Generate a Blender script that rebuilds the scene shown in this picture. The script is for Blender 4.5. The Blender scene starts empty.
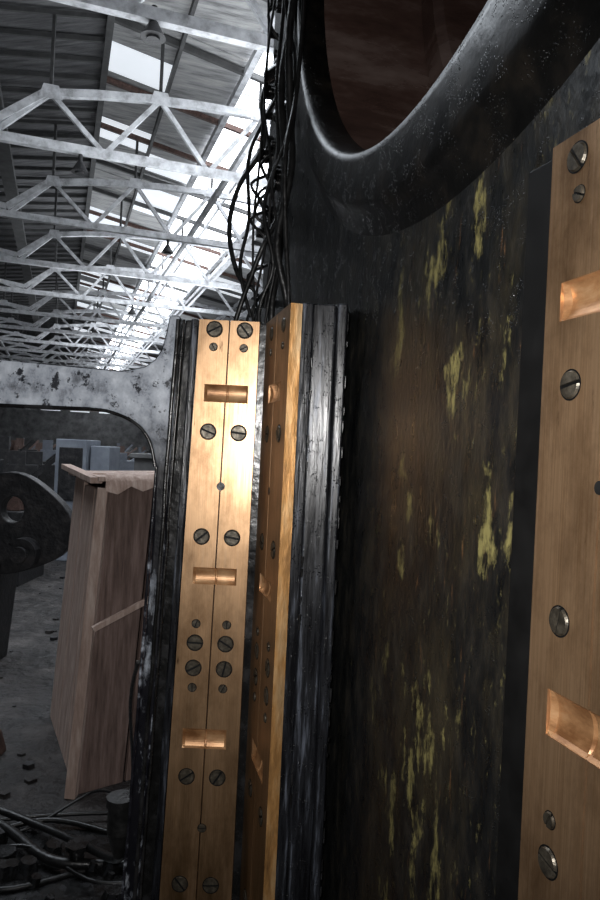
import bpy, math, random
from mathutils import Vector, Matrix
random.seed(7)
V=Vector
sc=bpy.context.scene
sc.view_settings.view_transform='Standard'

# ---------------------------------------------------------------- materials
def mat(name, cols, metallic=0.0, rough=(0.5,0.5), scale=5.0, stretch=(1,1,1), bump=0.0, bscale=None,
        detail=8, pos=None, emis=None, estr=0.0, spec=0.5, bdist=0.01, layers=(), rot=(0,0,0), drops=None):
    m=bpy.data.materials.new(name); m.use_nodes=True
    nt=m.node_tree; N=nt.nodes; L=nt.links
    b=N['Principled BSDF']
    tc=N.new('ShaderNodeTexCoord'); mp=N.new('ShaderNodeMapping'); mp.inputs['Scale'].default_value=stretch
    mp.inputs['Rotation'].default_value=rot
    L.new(tc.outputs['Object'],mp.inputs['Vector'])
    nz=N.new('ShaderNodeTexNoise'); nz.inputs['Scale'].default_value=scale; nz.inputs['Detail'].default_value=detail
    nz.inputs['Roughness'].default_value=0.65
    L.new(mp.outputs[0],nz.inputs['Vector'])
    cr=N.new('ShaderNodeValToRGB')
    n=len(cols)
    if pos is None: pos=[0.3+0.4*i/max(1,n-1) for i in range(n)]
    el=cr.color_ramp.elements
    while len(el)<n: el.new(0.5)
    for i in range(n):
        el[i].position=pos[i]; el[i].color=(*cols[i],1)
    L.new(nz.outputs['Fac'],cr.inputs['Fac'])
    col=cr.outputs['Color']
    for (c2,s2,st2,lo,hi,ax,xa,xb,ro) in layers:
        mp2=N.new('ShaderNodeMapping'); mp2.inputs['Scale'].default_value=st2; mp2.inputs['Location'].default_value=(3.1+s2,1.7,5.2)
        mp2.inputs['Rotation'].default_value=ro
        L.new(tc.outputs['Object'],mp2.inputs['Vector'])
        n2=N.new('ShaderNodeTexNoise'); n2.inputs['Scale'].default_value=s2; n2.inputs['Detail'].default_value=10; n2.inputs['Roughness'].default_value=0.72
        L.new(mp2.outputs[0],n2.inputs['Vector'])
        r2=N.new('ShaderNodeMapRange'); r2.inputs['From Min'].default_value=lo; r2.inputs['From Max'].default_value=hi
        L.new(n2.outputs['Fac'],r2.inputs['Value'])
        fac=r2.outputs[0]
        if ax:
            sx=N.new('ShaderNodeSeparateXYZ'); L.new(tc.outputs['Object'],sx.inputs[0])
            r3=N.new('ShaderNodeMapRange'); r3.inputs['From Min'].default_value=xa; r3.inputs['From Max'].default_value=xb
            L.new(sx.outputs[ax],r3.inputs['Value'])
            mu=N.new('ShaderNodeMath'); mu.operation='MULTIPLY'; L.new(fac,mu.inputs[0]); L.new(r3.outputs[0],mu.inputs[1]); fac=mu.outputs[0]
        mx=N.new('ShaderNodeMix'); mx.data_type='RGBA'
        L.new(fac,mx.inputs['Factor']); L.new(col,mx.inputs['A']); mx.inputs['B'].default_value=(*c2,1)
        col=mx.outputs['Result']
    L.new(col,b.inputs['Base Color'])
    b.inputs['Metallic'].default_value=metallic
    b.inputs['Specular IOR Level'].default_value=spec
    rr=N.new('ShaderNodeMapRange'); rr.inputs['From Min'].default_value=0.3; rr.inputs['From Max'].default_value=0.7
    rr.inputs['To Min'].default_value=rough[0]; rr.inputs['To Max'].default_value=rough[1]
    L.new(nz.outputs['Fac'],rr.inputs['Value']); rough_out=rr.outputs[0]
    nrm=None
    if bump>0:
        nb=N.new('ShaderNodeTexNoise'); nb.inputs['Scale'].default_value=bscale or scale*3; nb.inputs['Detail'].default_value=6
        L.new(mp.outputs[0],nb.inputs['Vector'])
        bp=N.new('ShaderNodeBump'); bp.inputs['Strength'].default_value=bump; bp.inputs['Distance'].default_value=bdist
        L.new(nb.outputs['Fac'],bp.inputs['Height']); nrm=bp.outputs[0]
    if drops:
        ds,dthr=drops
        vo=N.new('ShaderNodeTexVoronoi'); vo.inputs['Scale'].default_value=ds
        L.new(tc.outputs['Object'],vo.inputs['Vector'])
        r=N.new('ShaderNodeMapRange'); r.inputs['From Min'].default_value=.32; r.inputs['From Max'].default_value=.0
        L.new(vo.outputs['Distance'],r.inputs['Value'])
        nm=N.new('ShaderNodeTexNoise'); nm.inputs['Scale'].default_value=ds*.12; L.new(tc.outputs['Object'],nm.inputs['Vector'])
        r4=N.new('ShaderNodeMapRange'); r4.inputs['From Min'].default_value=dthr; r4.inputs['From Max'].default_value=dthr+.12
        L.new(nm.outputs['Fac'],r4.inputs['Value'])
        mu=N.new('ShaderNodeMath'); mu.operation='MULTIPLY'; L.new(r.outputs[0],mu.inputs[0]); L.new(r4.outputs[0],mu.inputs[1])
        b2=N.new('ShaderNodeBump'); b2.inputs['Strength'].default_value=1; b2.inputs['Distance'].default_value=.5/ds
        L.new(mu.outputs[0],b2.inputs['Height'])
        if nrm: L.new(nrm,b2.inputs['Normal'])
        nrm=b2.outputs[0]
        mr=N.new('ShaderNodeMix'); mr.data_type='FLOAT'
        r5=N.new('ShaderNodeMath'); r5.operation='MULTIPLY'; r5.use_clamp=True; r5.inputs[1].default_value=8; L.new(mu.outputs[0],r5.inputs[0])
        L.new(r5.outputs[0],mr.inputs['Factor']); L.new(rough_out,mr.inputs['A']); mr.inputs['B'].default_value=.15
        rough_out=mr.outputs['Result']
    if nrm: L.new(nrm,b.inputs['Normal'])
    L.new(rough_out,b.inputs['Roughness'])
    if emis:
        b.inputs['Emission Color'].default_value=(*emis,1); b.inputs['Emission Strength'].default_value=estr
    return m

M={}
Z3=(0,0,0)
M['brass']=mat('bronze_brushed',[(.42,.25,.13),(.56,.35,.195),(.67,.445,.27)],metallic=.85,rough=(.42,.30),scale=50,stretch=(12,12,.12),bump=.10,bscale=60,bdist=.0006,
               layers=[((.19,.105,.05),8,(1.5,1.5,.7),.46,.74,None,0,0,Z3),((.13,.075,.032),11,(2,2,.3),.30,.60,'Z',1.28,.50,Z3),((.08,.04,.018),26,(1.5,1.5,.2),.63,.70,None,0,0,Z3)])
M['brass_edge']=mat('bronze_worn_edge',[(.10,.05,.02),(.50,.26,.09),(.76,.52,.28)],metallic=.6,rough=(.5,.3),scale=14,stretch=(2,2,.5),bump=.5,bscale=40,bdist=.004,
               layers=[((.07,.035,.013),14,(2,2,.3),.42,.62,'Z',1.4,.7,Z3)])
M['brass_dark']=mat('bronze_backing',[(.02,.01,.005),(.07,.035,.012)],metallic=.5,rough=(.5,.4),scale=20)
M['screw']=mat('screw_steel',[(.02,.018,.014),(.07,.06,.045),(.16,.14,.11)],metallic=.6,rough=(.45,.3),scale=90,bump=.5,bscale=160,bdist=.001)
M['amber']=mat('bronze_oil_pocket',[(.20,.09,.035),(.38,.20,.09),(.54,.34,.18)],pos=[.34,.5,.68],metallic=.45,rough=(.34,.42),scale=18,stretch=(1,1,2),bump=.1,bscale=30,bdist=.001)
M['black']=mat('black_grease',[(.003,.003,.003),(.007,.007,.007),(.022,.022,.024)],rough=(.16,.36),scale=18,bump=.5,bscale=38,bdist=.004,spec=.55)
M['matteblack']=mat('dark_oiled_bar',[(.003,.003,.003),(.007,.007,.007)],rough=(.5,.6),scale=25,spec=.15)
ROT=(0,.3,0)
M['wall']=mat('oily_rusted_casting',[(.003,.0035,.004),(.008,.0085,.0085),(.028,.025,.02)],pos=[.35,.52,.72],rough=(.24,.4),scale=14,stretch=(2,2,.9),rot=ROT,bump=.4,bscale=60,bdist=.0025,spec=.4,
              layers=[((.042,.034,.02),5,(2,2,.8),.47,.74,'X',.08,.18,ROT),((.13,.065,.028),34,(2.4,2.4,.35),.61,.69,'X',.09,.19,ROT),
                      ((.24,.21,.08),6,(2.6,2.6,1.2),.575,.65,'X',.115,.185,Z3),((.10,.088,.04),60,(2,2,.7),.60,.68,'X',.06,.2,(0,-.4,0))],drops=(320,.56))
M['ring']=mat('collar_casting',[(.0025,.0025,.0025),(.005,.0048,.0045),(.016,.013,.010)],rough=(.3,.42),scale=14,bump=.35,bscale=40,bdist=.003,spec=.25,drops=(260,.50))
M['bore']=mat('bore_brown',[(.04,.024,.02),(.10,.058,.047),(.22,.16,.14)],rough=(.16,.32),scale=3,stretch=(1,1,2.5),rot=(0,.8,.3),bump=.1,bscale=20,spec=.9)
M['flange']=mat('flange_steel',[(.004,.004,.005),(.013,.014,.017),(.12,.135,.17)],pos=[.4,.56,.74],metallic=.2,rough=(.2,.38),scale=34,stretch=(2.5,2.5,.2),bump=.4,bscale=55,bdist=.003,drops=(260,.52))  # palest blue ramp stop paints a bluish sheen into the dark steel
M['paint']=mat('chipped_paint',[(.12,.13,.15),(.30,.33,.38),(.50,.54,.60)],pos=[.34,.46,.64],rough=(.22,.38),scale=24,stretch=(1,1,.8),bump=.35,bscale=90,bdist=.002,
               layers=[((.02,.022,.028),34,(1,1,1),.56,.60,None,0,0,Z3),((.004,.004,.006),24,(1,1,.4),.28,.46,'Z',1.58,1.44,Z3)])
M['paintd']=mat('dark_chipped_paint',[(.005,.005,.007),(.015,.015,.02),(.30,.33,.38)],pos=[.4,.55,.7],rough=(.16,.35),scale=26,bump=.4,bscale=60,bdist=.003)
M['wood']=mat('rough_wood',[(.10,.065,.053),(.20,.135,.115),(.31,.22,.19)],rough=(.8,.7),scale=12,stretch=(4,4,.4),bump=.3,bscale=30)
M['woodl']=mat('pale_lit_wood',[(.34,.235,.19),(.52,.38,.32),(.72,.60,.53)],rough=(.8,.7),scale=12,stretch=(3,3,.5),bump=.3)  # wood brightened for the crate's lit left face; light put in the colour
M['floor']=mat('dirty_floor',[(.010,.009,.009),(.036,.032,.031),(.12,.11,.105)],pos=[.36,.52,.72],rough=(.5,.85),scale=3.4,bump=1,bscale=14,bdist=.05)
M['truss']=mat('truss_paint',[(.28,.28,.29),(.60,.61,.63),(.80,.81,.83)],rough=(.7,.6),scale=4)
M['purlin']=mat('purlin_dark',[(.04,.04,.04),(.10,.10,.10)],rough=(.7,.7),scale=3)
M['sheet']=mat('roof_sheet',[(.16,.16,.16),(.36,.36,.36),(.52,.51,.49)],rough=(.8,.8),scale=1.2,stretch=(1,6,1),bump=.6,bscale=6,bdist=.05)
M['sheetd']=mat('roof_board',[(.06,.06,.062),(.14,.14,.145),(.22,.22,.22)],rough=(.8,.8),scale=1.2,stretch=(1,8,1),bump=.6,bscale=8,bdist=.05)
M['glass']=mat('sky_glazing',[(.8,.85,.9),(.9,.93,.95)],rough=(.3,.4),scale=2,emis=(.90,.94,1.0),estr=5)
M['glass2']=mat('dirty_glazing',[(.3,.33,.35),(.6,.62,.65)],rough=(.5,.6),scale=2,emis=(.82,.87,.93),estr=.8)
M['plaster']=mat('grimy_plaster',[(.07,.07,.072),(.15,.15,.15),(.24,.24,.24)],rough=(.9,.9),scale=1.5)
M['rubber']=mat('black_rubber',[(.004,.004,.004),(.012,.012,.012)],rough=(.25,.5),scale=40,bump=.5,bscale=80,bdist=.003,spec=.5)
M['rust']=mat('rusty_iron',[(.03,.018,.014),(.09,.05,.04),(.16,.10,.08)],rough=(.6,.8),scale=15,bump=.5)
M['grey']=mat('grey_cabinet',[(.18,.20,.24),(.30,.33,.38)],rough=(.5,.6),scale=6)
M['iron']=mat('dark_iron',[(.008,.008,.009),(.022,.022,.024),(.06,.055,.055)],rough=(.4,.65),scale=12,bump=.6)

# ---------------------------------------------------------------- mesh builder
class B:
    def __init__(s): s.v=[];s.f=[];s.m=[];s.mats=[];s.sm=[]
    def mi(s,k):
        if k not in s.mats: s.mats.append(k)
        return s.mats.index(k)
    def add(s,vs,fs,k,smooth=False):
        o=len(s.v); s.v+= [tuple(p) for p in vs]; i=s.mi(k)
        for f in fs: s.f.append([a+o for a in f]); s.m.append(i); s.sm.append(smooth)
    def prism(s,ring,off,k,kside=None):
        n=len(ring); off=V(off); r=[V(p) for p in ring]
        vs=r+[p+off for p in r]
        s.add(vs,[list(range(n)),list(range(2*n-1,n-1,-1))],k)
        o=len(s.v)-2*n
        i=s.mi(kside or k)
        for a in range(n):
            b=(a+1)%n
            s.f.append([o+a,o+n+a,o+n+b,o+b]); s.m.append(i); s.sm.append(False)
    def box(s,x0,x1,y0,y1,z0,z1,k):
        s.prism([(x0,y0,z0),(x1,y0,z0),(x1,y0,z1),(x0,y0,z1)],(0,y1-y0,0),k)
    def plan(s,poly,z0,z1,k):
        s.prism([(p[0],p[1],z0) for p in poly],(0,0,z1-z0),k)
    def beam(s,a,b,w,h,k):
        a=V(a);b=V(b);d=(b-a).normalized()
        up=V((0,0,1)) if abs(d.z)<.95 else V((0,1,0))
        x=d.cross(up).normalized();y=x.cross(d).normalized()
        r=[a+x*(i*w/2)+y*(j*h/2) for i,j in((-1,-1),(1,-1),(1,1),(-1,1))]
        s.prism(r,b-a,k)
    def cyl(s,a,b,r,k,n=20,r2=None,cap=True):
        a=V(a);b=V(b);d=(b-a).normalized();r2=r if r2 is None else r2
        up=V((0,0,1)) if abs(d.z)<.9 else V((1,0,0))
        x=d.cross(up).normalized();y=x.cross(d)
        c=[math.cos(2*math.pi*i/n) for i in range(n)];sn=[math.sin(2*math.pi*i/n) for i in range(n)]
        vs=[a+x*c[i]*r+y*sn[i]*r for i in range(n)]+[b+x*c[i]*r2+y*sn[i]*r2 for i in range(n)]
        s.add(vs,[[i,(i+1)%n,n+(i+1)%n,n+i] for i in range(n)],k,True)
        if cap: s.add(vs,[list(range(n-1,-1,-1)),list(range(n,2*n))],k)
    def tube(s,pts,r,k,n=8,sub=6):
        P=[V(p) for p in pts]; out=[]
        for i in range(len(P)-1):
            p0=P[max(i-1,0)];p1=P[i];p2=P[i+1];p3=P[min(i+2,len(P)-1)]
            for j in range(sub):
                t=j/sub
                out.append(.5*((2*p1)+(p2-p0)*t+(2*p0-5*p1+4*p2-p3)*t*t+(3*p1-p0-3*p2+p3)*t**3))
        out.append(P[-1]); vs=[];m=len(out)
        ref=V((.31,.92,.23)).normalized()
        for i,p in enumerate(out):
            d=(out[min(i+1,m-1)]-out[max(i-1,0)]).normalized()
            x=d.cross(ref).normalized();y=x.cross(d)
            vs+=[p+x*math.cos(2*math.pi*a/n)*r+y*math.sin(2*math.pi*a/n)*r for a in range(n)]
        fs=[[i*n+a,i*n+(a+1)%n,(i+1)*n+(a+1)%n,(i+1)*n+a] for i in range(m-1) for a in range(n)]
        s.add(vs,fs,k,True); s.add(vs[:n],[list(range(n))],k); s.add(vs[-n:],[list(range(n))],k)
    def obj(s,name,bevel=0,parent=None,seg=2):
        me=bpy.data.meshes.new(name); me.from_pydata(s.v,[],s.f); me.update()
        for k in s.mats: me.materials.append(M[k])
        for p,i,sm in zip(me.polygons,s.m,s.sm): p.material_index=i; p.use_smooth=sm
        import bmesh
        bm=bmesh.new(); bm.from_mesh(me); bmesh.ops.recalc_face_normals(bm,faces=bm.faces); bm.to_mesh(me); bm.free()
        o=bpy.data.objects.new(name,me); sc.collection.objects.link(o)
        if bevel:
            b=o.modifiers.new('bevel','BEVEL'); b.width=bevel; b.segments=seg; b.limit_method='ANGLE'; b.angle_limit=.7
        if parent: o.parent=parent
        return o
def empty(name,loc=(0,0,0)):
    e=bpy.data.objects.new(name,None); sc.collection.objects.link(e); e.location=loc; e.empty_display_size=.1; return e

# ---------------------------------------------------------------- machine frame
def lin(z,z0,a,z1,b): return a+(b-a)*(z-z0)/(z1-z0)

P0=V((.08,1.38,0)); W=V((.2286,-.9735,0)).normalized()
NW=V((W.y,-W.x,0)).normalized()          # wall normal, out of the casting
def wp(s,z,n=0): return P0+W*s+NW*n+V((0,0,z))
mach=empty('forging_hammer_frame')
b=B()
cs,cz,R=.38,2.90,.895
s0,s1,z0,z1=-1.02,1.7,0,4.3
NS=120
ring=[];rect=[]
for i in range(NS):
    a=2*math.pi*i/NS; c,sn=math.cos(a),math.sin(a)
    ring.append(wp(cs+R*c,cz+R*sn))
    ts=[]
    if c>1e-6: ts.append((s1-cs)/c)
    if c<-1e-6: ts.append((s0-cs)/c)
    if sn>1e-6: ts.append((z1-cz)/sn)
    if sn<-1e-6: ts.append((z0-cz)/sn)
    t=min(ts); rect.append(wp(cs+t*c,cz+t*sn))
b.add(ring+rect,[[i,(i+1)%NS,NS+(i+1)%NS,NS+i] for i in range(NS)],'wall')
for (si,zj) in ((s0,z0),(s1,z0),(s1,z1),(s0,z1)):
    c=wp(si,zj)
    a=math.atan2(zj-cz,si-cs)%(2*math.pi); k=int(a/(2*math.pi)*NS)
    b.add([rect[k%NS],rect[(k+1)%NS],c],[[0,1,2]],'wall')
T=.65
q=[wp(s0,z0),wp(s1,z0),wp(s1,z1),wp(s0,z1)]; q2=[p-NW*T for p in q]
b.add(q+q2,[[0,3,7,4],[1,5,6,2],[3,2,6,7],[4,7,6,5]],'black')
ring2=[p-NW*.50 for p in ring]
b.add(ring+ring2,[[i,(i+1)%NS,NS+(i+1)%NS,NS+i] for i in range(NS)],'bore',True)
b.add(ring2,[list(range(NS))],'bore')
b.obj('casting_wall',parent=mach)
def lathe(b,prof,k,n=120,smooth=True):
    vs=[];m=len(prof)
    for i in range(n):
        a=2*math.pi*i/n
        for r,h,c0,c1 in prof: vs.append(wp(c0+r*math.cos(a),c1+r*math.sin(a),h))
    fs=[]
    for i in range(n):
        j=(i+1)%n
        for p in range(m-1): fs.append([i*m+p,i*m+p+1,j*m+p+1,j*m+p])
    b.add(vs,fs,k,smooth)
b=B()
lathe(b,[(.89,-.5,cs,cz),(.80,-.5,cs,cz),(.80,-.34,cs,cz),(.82,-.32,cs,cz),(.89,-.32,cs,cz)],'bore',smooth=False)
b.obj('bore_liner',parent=mach)
b=B()
prof=[(1.12,-.004),(1.10,.003),(1.075,.012),(1.06,.020),(1.05,.026),(1.03,.029),(.98,.030),(.93,.030),(.91,.028),(.90,.020),(.893,.006),(.89,-.04)]
def cc(r):
    t=max(0,min(1,(r-.89)/.19)); return (.38+.07*t,2.90+.05*t)
lathe(b,[(r,h,*cc(r)) for r,h in prof],'ring',n=160)
b.obj('collar',parent=mach)

b=B()
b.plan([(-.062,1.552),(-.010,1.304),(.012,1.30),(.012,1.308),(.055,1.308),(.058,1.296),(.076,1.296),(.086,1.40),(.10,1.95),(-.06,1.95)],0,1.775,'flange')
b.obj('flange_column',bevel=.003,parent=mach)
b=B()
for i in range(60):
    z=1.76-i*.028+random.uniform(-.01,.01); x=random.choice([.078,.077,.014])
    b.cyl((x,1.298,z),(x,1.298,z-random.uniform(.008,.03)),random.uniform(.0012,.003),'black',8,r2=.0015)
b.obj('grease_beads',parent=mach)
b=B()
b.prism([(-.262,1.525,1.772),(-.06,1.525,1.772),(-.06,1.525,0),(-.33,1.525,0)],(0,.45,0),'black')
b.prism([(-.247,1.508,1.772),(-.232,1.508,1.772),(-.268,1.508,.1),(-.285,1.508,.1)],(0,.03,0),'flange')
b.obj('guide_column',bevel=.003,parent=mach)
b=B()
arm=[(-.268,1.774),(-.290,1.774),(-.296,1.735),(-.304,1.700),(-.318,1.677),(-.338,1.662),(-.385,1.651),(-.652,1.664),(-1.25,1.69),
     (-1.30,1.70),(-1.325,1.73),(-1.33,1.774),(-1.45,1.774),(-1.47,0),(-1.37,0),(-1.34,1.45),(-1.32,1.51),(-1.28,1.55),(-1.22,1.573),(-.648,1.566),(-.45,1.567),(-.40,1.561),(-.36,1.546),(-.333,1.524),(-.316,1.494),(-.306,1.45),(-.305,1.30),(-.312,1.05),(-.333,.5),(-.352,0),(-.325,0),(-.300,.54),(-.280,1.05)]
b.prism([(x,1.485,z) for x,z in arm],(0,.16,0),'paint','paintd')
b.obj('side_arm_frame',bevel=.006,parent=mach,seg=3)
b=B()
for xo,r in((.0,.005),(.012,.003)):
    pts=[(lin(z,1.77,-.272,.1,-.318)+xo+random.uniform(-.0012,.0012),1.487,z) for z in [1.765-.06*i for i in range(28)]]
    b.tube(pts,r,'black',6,3)
b.tube([(lin(z,1.45,-.303,.1,-.345)+random.uniform(-.001,.001),1.487,z) for z in [1.45-.06*i for i in range(23)]],.0035,'paintd',6,3)
# black grease line under the painted arm
b.tube([(-1.2,1.487,1.571),(-.9,1.487,1.568),(-.648,1.487,1.565),(-.45,1.487,1.566),(-.40,1.487,1.560),(-.36,1.487,1.545),(-.333,1.487,1.523),(-.316,1.487,1.493),(-.306,1.487,1.45)],.004,'black',6,4)
b.obj('grease_bead_line',parent=mach)

# ---------------------------------------------------------------- guides
def guide(O,U,N,edges,zt,zb,slots,screws,t):
    U=V(U).normalized();N=V(N).normalized();O=V(O)
    P=lambda u,z,n=0:O+U*u+N*n+V((0,0,z))
    b=B()
    cuts=[]; top=zt
    for (uc,zc,w,h) in sorted(slots,key=lambda q:-q[1]):
        cuts.append((top,zc+h/2,None)); cuts.append((zc+h/2,zc-h/2,(uc-w/2,uc+w/2))); top=zc-h/2
    cuts.append((top,zb,None))
    def quad(a,c,zt_,zb_,n0,n1,k):
        b.prism([P(a(zt_),zt_,n0),P(c(zt_),zt_,n0),P(c(zb_),zb_,n0),P(a(zb_),zb_,n0)],N*(n1-n0),k)
    g=.0015
    for zt_,zb_,sl in cuts:
        if sl is None:
            quad(lambda z:edges(z)[0],lambda z:edges(z)[1]-g,zt_,zb_,0,t,'brass')
            quad(lambda z:edges(z)[1]+g,lambda z:edges(z)[2],zt_,zb_,0,t,'brass')
        else:
            quad(lambda z:edges(z)[0],lambda z:sl[0],zt_,zb_,0,t,'brass')
            quad(lambda z:sl[1],lambda z:edges(z)[2],zt_,zb_,0,t,'brass')
            n=12; vs=[];fs=[]
            sw=sl[1]-sl[0]
            us=(sl[0]-.0005,sl[0]+.06*sw,sl[0]+.50*sw,sl[0]+.515*sw,sl[0]+.54*sw,sl[0]+.555*sw,sl[1]-.05*sw,sl[1]+.0005)
            dd=(.3,.85,.9,1.3,1.3,.9,.9,.4)
            for i in range(n+1):
                f=i/n; z=zt_+(zb_-zt_)*f
                for u,q in zip(us,dd): vs.append(P(u,z,t-.0008-.0092*q*math.sin(math.pi*f)**.6))
            m=len(us)
            for i in range(n):
                for j in range(m-1): fs.append([i*m+j,i*m+j+1,i*m+j+1+m,i*m+j+m])
            b.add(vs,fs,'amber',False)
    quad(lambda z:edges(z)[0]+.001,lambda z:edges(z)[2]-.001,zt-.001,zb,-.004,t*.2,'brass_dark')
    for (u,z,r,kind) in screws:
        c=P(u,z,t)
        if kind=='hole':
            b.cyl(c-N*.001,c+N*.0006,r,'rubber',16); continue
        b.cyl(c-N*.001,c+N*.0004,r*1.09,'matteblack',28)
        a0=random.uniform(0,math.pi); gg=r*.13
        ux=U*math.cos(a0)+V((0,0,1))*math.sin(a0); uy=-U*math.sin(a0)+V((0,0,1))*math.cos(a0)
        for sg in(-1,1):
            th=math.asin(gg/r); pts=[];p2=[]
            for i in range(15):
                a=th+(math.pi-2*th)*i/14
                pts.append(c+N*.0004+ux*r*.98*math.cos(a)+uy*r*.98*math.sin(a)*sg)
            for i in range(15):
                a=th+(math.pi-2*th)*i/14
                p2.append(c+N*.0026+ux*r*.86*math.cos(a)+uy*(r*.86*math.sin(a)+.02*r)*sg)
            vs=pts+p2
            b.add(vs,[[i,(i+1)%15,15+(i+1)%15,15+i] for i in range(15)]+[list(range(15,30))],'screw')
    return b,P

def e1(z): return (lin(z,1.77,-.228,.53,-.256),lin(z,1.77,-.163,.53,-.177),lin(z,1.77,-.099,.53,-.102))
scr=[]
for z,r in((1.75,.0165),(1.712,.0085),(1.53,.0165),(1.305,.0165),(1.118,.009),(1.077,.0165),(1.023,.0165),(.981,.009),(.79,.0165),(.559,.0165),(.36,.0165)):
    scr.append((lin(z,1.75,-.195,.79,-.210),z,r,'s')); scr.append((lin(z,1.75,-.130,.79,-.144),z,r,'s'))
scr+=[(-.166,1.414,.009,'hole'),(-.172,.681,.009,'s')]
b,_=guide((0,1.522,0),(1,0,0),(0,-1,0),e1,1.77,.1,[(-.164,1.613,.094,.038),(-.170,1.221,.094,.036),(-.176,.872,.094,.042),(-.18,.48,.094,.04)],scr,.022)
b.obj('brass_guide_plate')

F=V((-.087,1.53,0));E=V((-.030,1.30,0)); U2=(E-F).normalized(); L2=(E-F).length; N2=V((U2.y,-U2.x,0))
def e2(z): return (.0,.118,L2)
scr=[]
for z,r in((1.74,.014),(1.70,.007),(1.53,.0165),(1.305,.0165),(1.118,.009),(1.077,.0165),(1.023,.0165),(.981,.009),(.79,.0165),(.559,.0165)):
    scr.append((.07,z,r,'s')); scr.append((.185,z,r,'s'))
scr.append((.118,1.414,.008,'hole'))
b,P=guide(F-N2*.022,U2,N2,e2,1.772,.1,[(.125,1.613,.12,.038),(.125,1.221,.12,.036),(.125,.872,.12,.042)],scr,.022)
b.prism([P(L2,1.772,0),P(L2,1.772,.022),P(L2,.1,.022),P(L2,.1,0)],U2*.003,'brass_edge')
b.obj('brass_guide_plate.001')

U3=V((.28,-.96,0)).normalized();N3=V((U3.y,-U3.x,0)); O3=V((.2285,.67,0))
def e3(z): return (0,.086,.15)
scr=[]
for z in (1.777,1.57,1.357,1.14,.93,.72): scr.append((.042 if z<1.7 else .037,z,.0132,'s')); scr.append((.125,z,.0132,'s'))
for z in (1.742,1.178): scr.append((.042,z,.0075,'s')); scr.append((.125,z,.0075,'s'))
scr.append((.086,1.48,.006,'hole'))
b,_=guide(O3-N3*.018,U3,N3,e3,1.80,.1,[(.075,1.648,.106,.036),(.082,1.272,.104,.042),(.08,.88,.10,.04)],scr,.018)
b.obj('brass_guide_plate.002')
b=B()
A=O3-N3*.020
b.plan([A-U3*.062+N3*.005,A+N3*.001,A+U3*.16,A+U3*.16-N3*.10,A-U3*.062-N3*.10],0,1.802,'matteblack')
b.obj('guide_backing_bar',bevel=.0015,parent=mach)

# ---------------------------------------------------------------- cables
b=B()
for i in range(7):
    x0=random.uniform(-.14,-.03); y=2.26-.5*max(0,x0+.16)/.12
    pts=[(x0,y,3.25)]
    for z in (2.95,2.7,2.5,2.32,2.18,2.02,1.85,1.66):
        pts.append((x0+random.uniform(-.03,.02)-.01*(3.2-z),y-.05+random.uniform(-.02,.02),z+random.uniform(-.03,.03)))
    b.tube(pts,random.choice([.004,.006,.010]),'rubber',8,5)
b.tube([(-.13,2.25,2.75),(-.17,2.2,2.6),(-.16,2.2,2.45),(-.23,2.2,2.32),(-.255,2.2,2.18),(-.22,2.2,2.04),(-.17,2.2,2.0)],.008,'rubber',8,6)
b.tube([(-.10,2.15,2.62),(-.16,2.15,2.5),(-.20,2.15,2.38),(-.19,2.15,2.2),(-.21,2.15,2.05),(-.17,2.15,1.9)],.006,'rubber',8,6)
b.tube([(-.02,2.0,2.42),(-.08,2.05,2.22),(-.14,2.05,2.08),(-.2,2.1,1.92),(-.23,2.1,1.80)],.008,'rubber',8,6)
b.tube([(-.05,1.9,2.55),(-.07,1.95,2.3),(-.10,2.0,2.1),(-.12,2.0,1.9)],.006,'rubber',8,6)
for i in range(10):
    z=random.uniform(1.95,3.0); x=-.13
    b.tube([(x,2.2,z),(x-random.uniform(.02,.06),2.18,z-.04),(x-random.uniform(.0,.05),2.18,z-.09),(x+.01,2.2,z-.12)],.005,'rubber',6,4)
b.cyl((-.10,2.12,2.50),(-.03,2.02,2.51),.035,'black',12)
b.cyl((-.15,2.15,2.64),(-.05,2.05,2.65),.022,'black',12)
b.obj('cable_bundle')
b=B()
for i in range(40):
    s=random.uniform(-1.02,-.72); z=random.uniform(1.9,3.4); c=wp(s,z,0)
    b.cyl(c,c+NW*random.uniform(.01,.04),random.uniform(.008,.025),'black',6)
b.obj('edge_bolts',parent=mach)

# ---------------------------------------------------------------- shed (axis rotated 19 deg)
th=math.radians(19); cT,sT=math.cos(th),math.sin(th)
def S(x,y,z): return V((x*cT-y*sT, x*sT+y*cT, z+1.5))
def SB(b,x0,x1,y0,y1,z0,z1,k):
    b.prism([S(x0,y0,z0),S(x1,y0,z0),S(x1,y0,z1),S(x0,y0,z1)],S(0,y1-y0,0)-S(0,0,0),k)
YF=80
b=B(); SB(b,-14,16,-12,YF,-1.6,-1.5,'floor'); b.obj('floor')
b=B(); SB(b,-14.2,-14,-12,YF,-1.5,6.4,'plaster'); b.obj('wall_left')
b=B()
SB(b,10.5,10.7,-12,YF,-1.5,6.6,'plaster')
for y in range(22,78,5): SB(b,10.44,10.5,y+.8,y+4.2,1.5,5.2,'glass2')
b.obj('wall_right')
b=B()
SB(b,-14,10.7,YF,YF+.2,-1.5,8.6,'plaster')
for x in range(-8,10,3): SB(b,x,x+2,YF-.05,YF,3.0,5.5,'glass2')
b.obj('wall_back')
def roofh(x):
    if x<.6: return 6.4+(x+14)/14.6*2.1
    return 8.5-(x-.6)/9.9*1.8
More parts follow.
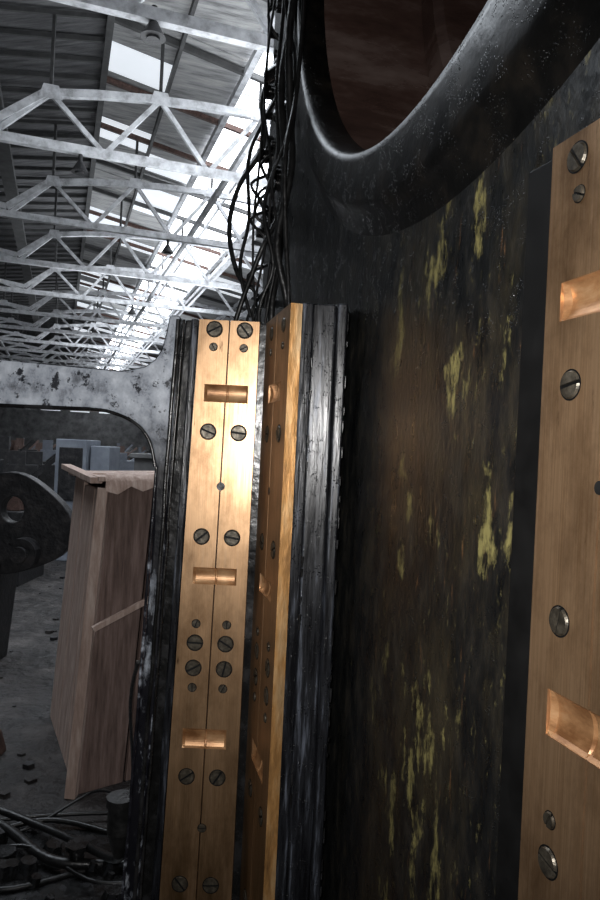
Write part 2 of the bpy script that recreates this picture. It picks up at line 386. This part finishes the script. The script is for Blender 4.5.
def truss_mesh():
    b=B()
    def p(x,h,dy=0): return S(x,dy,h)
    low=[(x,5.72) for x in (-13.5,-11,-8.6,-6.2,-3.8,-1.5,.6,2.7,4.8,6.9,8.6,10.4)]
    def top(x):
        if x<=-1.5: t=(x+13.5)/12.0; return 5.9+.5*math.sin(t*math.pi)
        t=(x+1.5)/11.9; return 6.35+.75*math.sin(min(1,t*1.15)*math.pi)**.6 if t*1.15<1 else 6.35
    for i in range(len(low)-1):
        b.beam(p(*low[i]),p(*low[i+1]),.14,.17,'truss')
    xs=[-13.5+i*23.9/24 for i in range(25)]
    for i in range(24): b.beam(p(xs[i],top(xs[i])),p(xs[i+1],top(xs[i+1])),.13,.15,'truss')
    for i in range(len(low)-1):
        xa=low[i][0]; xb=low[i+1][0]; xm=(xa+xb)/2
        b.beam(p(xa,5.72),p(xm,top(xm)),.09,.09,'truss')
        b.beam(p(xm,top(xm)),p(xb,5.72),.09,.09,'truss')
        b.beam(p(xm,top(xm)),p(xm,roofh(xm)-.1),.06,.06,'purlin')
        b.prism([p(xm-.22,top(xm)-.12,-.08),p(xm+.22,top(xm)-.12,-.08),p(xm+.14,top(xm)+.14,-.08),p(xm-.14,top(xm)+.14,-.08)],S(0,.02,0)-S(0,0,0),'truss')
    return b
tb=truss_mesh(); t0=tb.obj('roof_truss')
t0.location=S(0,9.6,0)-S(0,0,0)
for i in range(1,14):
    o=bpy.data.objects.new('roof_truss.%03d'%i,t0.data); sc.collection.objects.link(o); o.location=S(0,9.6+5*i,0)-S(0,0,0)
b=B()
for x,h,w in((-1.65,7.2,.35),(3.4,6.2,.10),(5.6,6.9,.14),(-3.8,6.0,.12),(8,6.3,.14)):
    b.beam(S(x,3,h),S(x,YF-.6,h),w,.16,'purlin' if w>.3 else 'truss')
b.obj('longitudinal_ties')
b=B()
def rp(x0,x1,y0,y1,k,lift=0):
    b.prism([S(x0,y0,roofh(x0)+lift),S(x1,y0,roofh(x1)+lift),S(x1,y1,roofh(x1)+lift),S(x0,y1,roofh(x0)+lift)],(0,0,.06),k)
y=-12
while y<YF:
    rp(-14,.6,y,y+2.5,'sheetd',random.uniform(0,.08))
    for yy in (y,y+1.25):
        for xa,xb in((.6,2.0),(2.0,3.4)):
            r=random.random()
            rp(xa,xb,yy,yy+1.25,'glass2' if (r<.2) else ('sheet' if r<.9 else 'sheetd'),random.uniform(0,.06))
    rp(3.4,5.7,y+.08,y+2.42,'glass',0)
    rp(5.7,8,y,y+2.5,random.choice(['sheet','glass2','sheet']),0)
    rp(8,10.7,y,y+2.5,'sheet',0)
    y+=2.5
b.obj('ceiling_roof_sheets')
b=B()
for y in [2+.84*i for i in range(92)]:
    b.beam(S(-14,y,roofh(-14)-.05),S(.6,y,roofh(.6)-.05),.06,.09,'purlin')
for x in (-6,.6,2.0,3.4,4.5,5.7,8): b.beam(S(x,0,roofh(x)-.12),S(x,YF-.3,roofh(x)-.12),.14 if x in(.6,3.4,5.7) else .07,.16,'purlin' if x<3 else 'truss')
for y in [2+2.5*i for i in range(31)]:
    b.beam(S(.6,y,roofh(.6)-.08),S(10.5,y,roofh(10.5)-.08),.10,.12,'rust' if int(y)%2 else 'purlin')
b.obj('roof_purlins')
for i,(x,y,h) in enumerate(((.95,9.6,5.55),(.15,14.6,5.4),(2.6,19.6,5.4),(2.6,29.6,5.4))):
    b=B(); c=S(x,y,h)
    b.cyl(c+V((0,0,.05)),c+V((0,0,.3)),.04,'iron',10)
    b.cyl(c-V((0,0,.12)),c+V((0,0,.08)),.17,'iron',20,r2=.06)
    b.cyl(c-V((0,0,.15)),c-V((0,0,.08)),.09,'iron',14)
    b.obj('pendant_lamp' if i==0 else 'pendant_lamp.%03d'%i)

# ---------------------------------------------------------------- floor stuff
cr=empty('wooden_crate')
A0=V((-.88,2.95,0)); dl=V((-.406,.84,0)); dr=V((.52,.42,0)); H=1.30
b=B()
def face(a,d,n,nm,k,lean):
    nn=V((0,0,1)).cross(d).normalized()
    for i in range(n):
        p=a+d*(i/n)+d.normalized()*.007; q=a+d*((i+1)/n)-d.normalized()*.007
        h=H+random.uniform(-.03,.02)
        b.prism([p,q,q+lean+V((0,0,h)),p+lean+V((0,0,h))],nn*-.022*(1 if nm else -1),k)
lean=V((.07,.03,0))
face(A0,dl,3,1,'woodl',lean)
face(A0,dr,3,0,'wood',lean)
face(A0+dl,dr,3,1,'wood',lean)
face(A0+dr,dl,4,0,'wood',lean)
b.beam(A0+V((-.012,-.012,0)),A0+lean+V((-.012,-.012,H)),.045,.045,'woodl')
b.obj('crate_sides',bevel=.003,parent=cr)
b=B()
for i in range(5):
    a=A0+lean+dl*(i/5)+V((-.03,-.03,H+.01+random.uniform(0,.02)))
    e=a+dr*1.15+V((0,0,random.uniform(-.01,.02)))
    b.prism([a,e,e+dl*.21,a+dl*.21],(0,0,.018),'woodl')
b.beam(A0+lean+V((-.05,0,H+.03)),A0+lean+dl*1.05+V((-.05,0,H+.05)),.05,.025,'woodl')
n=14; vs=[];fs=[]
for i in range(n):
    p=A0+lean+dr*(i/(n-1)*1.1)
    for j,(o,h) in enumerate(((V((-.03,.30,0)),.055),(V((-.02,.10,0)),.06),(V((.0,-.05,0)),.055),(V((.01,-.07,0)),.03-.015*random.random()),(V((.012,-.075,0)),.01-.03*random.random()))):
        vs.append(p+o+V((0,random.uniform(-.006,.006),H+h+random.uniform(-.008,.012))))
for i in range(n-1):
    for j in range(4): fs.append([i*5+j,i*5+j+1,i*5+j+6,i*5+j+5])
b.add(vs,fs,'woodl',True)
b.obj('crate_lid',parent=cr)
b=B()
b.beam(A0+V((.06,-.06,.72)),A0+V((.40,.16,.90)),.02,.022,'woodl')
b.obj('crate_stick',parent=cr)

b=B()
b.box(-3.0,-2.62,8.6,9.2,0,1.50,'grey'); b.box(-2.60,-2.36,8.7,9.2,0,1.43,'grey'); b.box(-2.95,-2.66,8.58,8.6,.75,1.40,'iron')
b.obj('steel_cabinet',bevel=.01)
b=B(); b.box(-2.1,-1.45,8.9,9.5,0,1.30,'plaster'); b.box(-2.15,-1.40,8.85,9.55,1.30,1.36,'plaster'); b.obj('concrete_block',bevel=.01)
b=B()
c=V((-1.80,4.5,.93))
n=40; ro=[];ri=[]
for i in range(n):
    a=2*math.pi*i/n
    rr=.34+.03*math.cos(3*a+.5)
    ro.append(c+V((rr*math.cos(a),0,rr*.95*math.sin(a)))); ri.append(c+V((-.03+.075*math.cos(a),0,.10+.085*math.sin(a))))
off=V((0,.10,0))
vs=ro+ri+[p+off for p in ro]+[p+off for p in ri]
fs=[]
for i in range(n):
    j=(i+1)%n
    fs+=[[i,j,n+j,n+i],[2*n+i,3*n+i,3*n+j,2*n+j],[i,2*n+i,2*n+j,j],[n+i,n+j,3*n+j,3*n+i]]
b.add(vs,fs,'iron')
b.cyl(c+V((.07,-.10,-.17)),c+V((.07,0,-.17)),.10,'iron',24); b.cyl(c+V((.07,-.13,-.17)),c+V((.07,-.1,-.17)),.05,'iron',18)
b.prism([c+V((-.28,0,-.2)),c+V((-.08,0,-.25)),c+V((-.14,0,-.93)),c+V((-.40,0,-.93))],(0,.3,0),'iron')
b.obj('forged_eye_bracket',bevel=.006)
# old machine tool behind the eye bracket
b=B()
b.box(-3.75,-2.75,7.0,7.7,0,.75,'iron'); b.box(-3.6,-3.2,7.1,7.6,.75,1.25,'iron'); b.box(-3.0,-2.8,7.05,7.5,.75,1.0,'rust')
b.cyl((-3.4,6.9,1.02),(-3.4,7.1,1.02),.14,'grey',24); b.cyl((-3.2,7.35,1.05),(-2.8,7.35,1.02),.05,'grey',14)
b.cyl((-3.0,6.92,.45),(-3.0,7.0,.45),.10,'rust',18)
b.obj('old_lathe',bevel=.01)
b=B()
for i in range(110):
    x=random.uniform(-4,5); y=random.uniform(10.5,45); w=random.uniform(.2,.8); h=random.uniform(.2,1.2)
    k=random.choice(['iron','iron','plaster','grey','wood'])
    SB(b,x,x+w,y,y+w,-1.5,-1.5+h,k)
    SB(b,x+.1*w,x+.6*w,y+.1*w,y+.7*w,-1.5+h,-1.5+h*1.25,k)
    b.beam(S(x-.3,y,-1.4),S(x+.9,y+.4,-1.5+h*1.2),.08,.08,k)
b.obj('scrap_pile')
b=B()
for i in range(160):
    x=random.uniform(-3.6,-.5); y=random.uniform(2.3,9); r=random.uniform(.006,.04)
    c=V((x,y,r*.4)); pts=[c+V((r*random.uniform(.6,1)*math.cos(a),r*random.uniform(.6,1)*math.sin(a),-r*.4)) for a in (0,1.2,2.5,3.7,5)]
    b.prism(pts,(0,0,r*random.uniform(.3,.7)),random.choice(['iron','floor','floor']))
b.obj('floor_rubble')
b=B()
b.prism([(-1.75,3.05,0),(-1.33,3.05,0),(-1.36,3.05,.10),(-1.5,3.05,.16),(-1.75,3.05,.14)],(0,.3,0),'rust'); b.obj('rusty_casting',bevel=.01)
b=B()
b.tube([(-1.6,2.75,.06),(-1.2,2.7,.08),(-.9,2.6,.06),(-.65,2.4,.10),(-.5,2.1,.25),(-.40,1.8,.45)],.014,'rubber',10,8)
b.tube([(-1.5,2.55,.05),(-1.1,2.6,.07),(-.8,2.4,.06),(-.6,2.4,.05),(-.4,2.4,.06)],.018,'rubber',10,8)
b.tube([(-1.3,2.8,.03),(-1.0,2.6,.03),(-.75,2.75,.12),(-.55,2.5,.25),(-.45,2.0,.75),(-.36,1.66,.98)],.005,'rubber',8,8)
for i in range(4):
    y=random.uniform(2.35,2.7)
    b.tube([(-1.6,y,.02),(-1.2,y+random.uniform(-.1,.1),.03),(-.9,y+random.uniform(-.15,.15),.03+random.uniform(0,.05)),(-.6,y+random.uniform(-.1,.1),.03),(-.3,y,.03)],random.uniform(.006,.013),'rubber',8,8)
b.obj('floor_hoses')
b=B()
b.cyl((-.375,1.62,.60),(-.375,1.62,.66),.030,'rubber',20); b.cyl((-.375,1.62,.66),(-.375,1.62,.68),.034,'rubber',20); b.cyl((-.375,1.62,.54),(-.375,1.62,.60),.012,'rubber',12,r2=.03)
b.cyl((-.375,1.62,.62),(-.30,1.62,.62),.010,'rubber',12)
b.obj('oil_cup',parent=mach)
b=B()
b.prism([(-1.3,2.05,0),(-.45,2.05,0),(-.42,2.55,0),(-.8,2.68,0),(-1.3,2.6,0)],(0,0,.03),'black'); b.cyl((-.95,2.4,.03),(-.95,2.4,.08),.04,'black',16); b.cyl((-.7,2.4,.03),(-.7,2.4,.10),.025,'black',16); b.cyl((-.7,2.4,.10),(-.7,2.4,.115),.04,'black',6)
for i in range(25):
    x=random.uniform(-1.25,-.5);y=random.uniform(2.1,2.55);r=random.uniform(.015,.05)
    b.cyl((x,y,.02),(x+.01,y,.03+r),r,'black',7,r2=r*.6)
b.obj('floor_valve_block',bevel=.006)

# ---------------------------------------------------------------- camera
cam=bpy.data.cameras.new('camera'); co=bpy.data.objects.new('camera',cam); sc.collection.objects.link(co)
cam.sensor_fit='VERTICAL'; cam.sensor_height=24; cam.lens=24*700/900; cam.clip_start=.02; cam.clip_end=300
a=math.atan(.047); r=V((math.cos(a),0,math.sin(a))); u=V((-math.sin(a),0,math.cos(a))); f=V((0,1,0))
mtx=Matrix((( r.x,u.x,-f.x,0),(r.y,u.y,-f.y,0),(r.z,u.z,-f.z,1.5),(0,0,0,1)))
co.matrix_world=mtx; sc.camera=co

# ---------------------------------------------------------------- lights
w=bpy.data.worlds.new('world'); sc.world=w; w.use_nodes=True
bg=w.node_tree.nodes['Background']; bg.inputs[0].default_value=(.75,.85,1,1); bg.inputs[1].default_value=.10
def light(name,typ,loc,tgt,en,col=(1,1,1),**k):
    l=bpy.data.lights.new(name,typ); l.energy=en; l.color=col
    for kk,v in k.items(): setattr(l,kk,v)
    o=bpy.data.objects.new(name,l); sc.collection.objects.link(o); o.location=loc
    o.rotation_euler=(V(tgt)-V(loc)).to_track_quat('-Z','Y').to_euler(); return o
light('flash','SPOT',(-.05,-.04,1.58),(-.12,1.5,1.42),72,(1,.98,.96),spot_size=math.radians(100),spot_blend=1,shadow_soft_size=.03)
for i,yy in enumerate((12,26,42)):
    light('roof_fill_up_%d'%i,'AREA',S(3,yy,4.5),S(2,yy,9),290,(.9,.95,1),size=6)  # added fill lamps shining up at trusses and roof, not real skylights
light('shed_fill_down','AREA',S(-1.5,6,5.2),S(-1.5,7,-1.5),260,(.85,.92,1),size=4)  # added fill lamp brightening floor and background from under the boarded roof
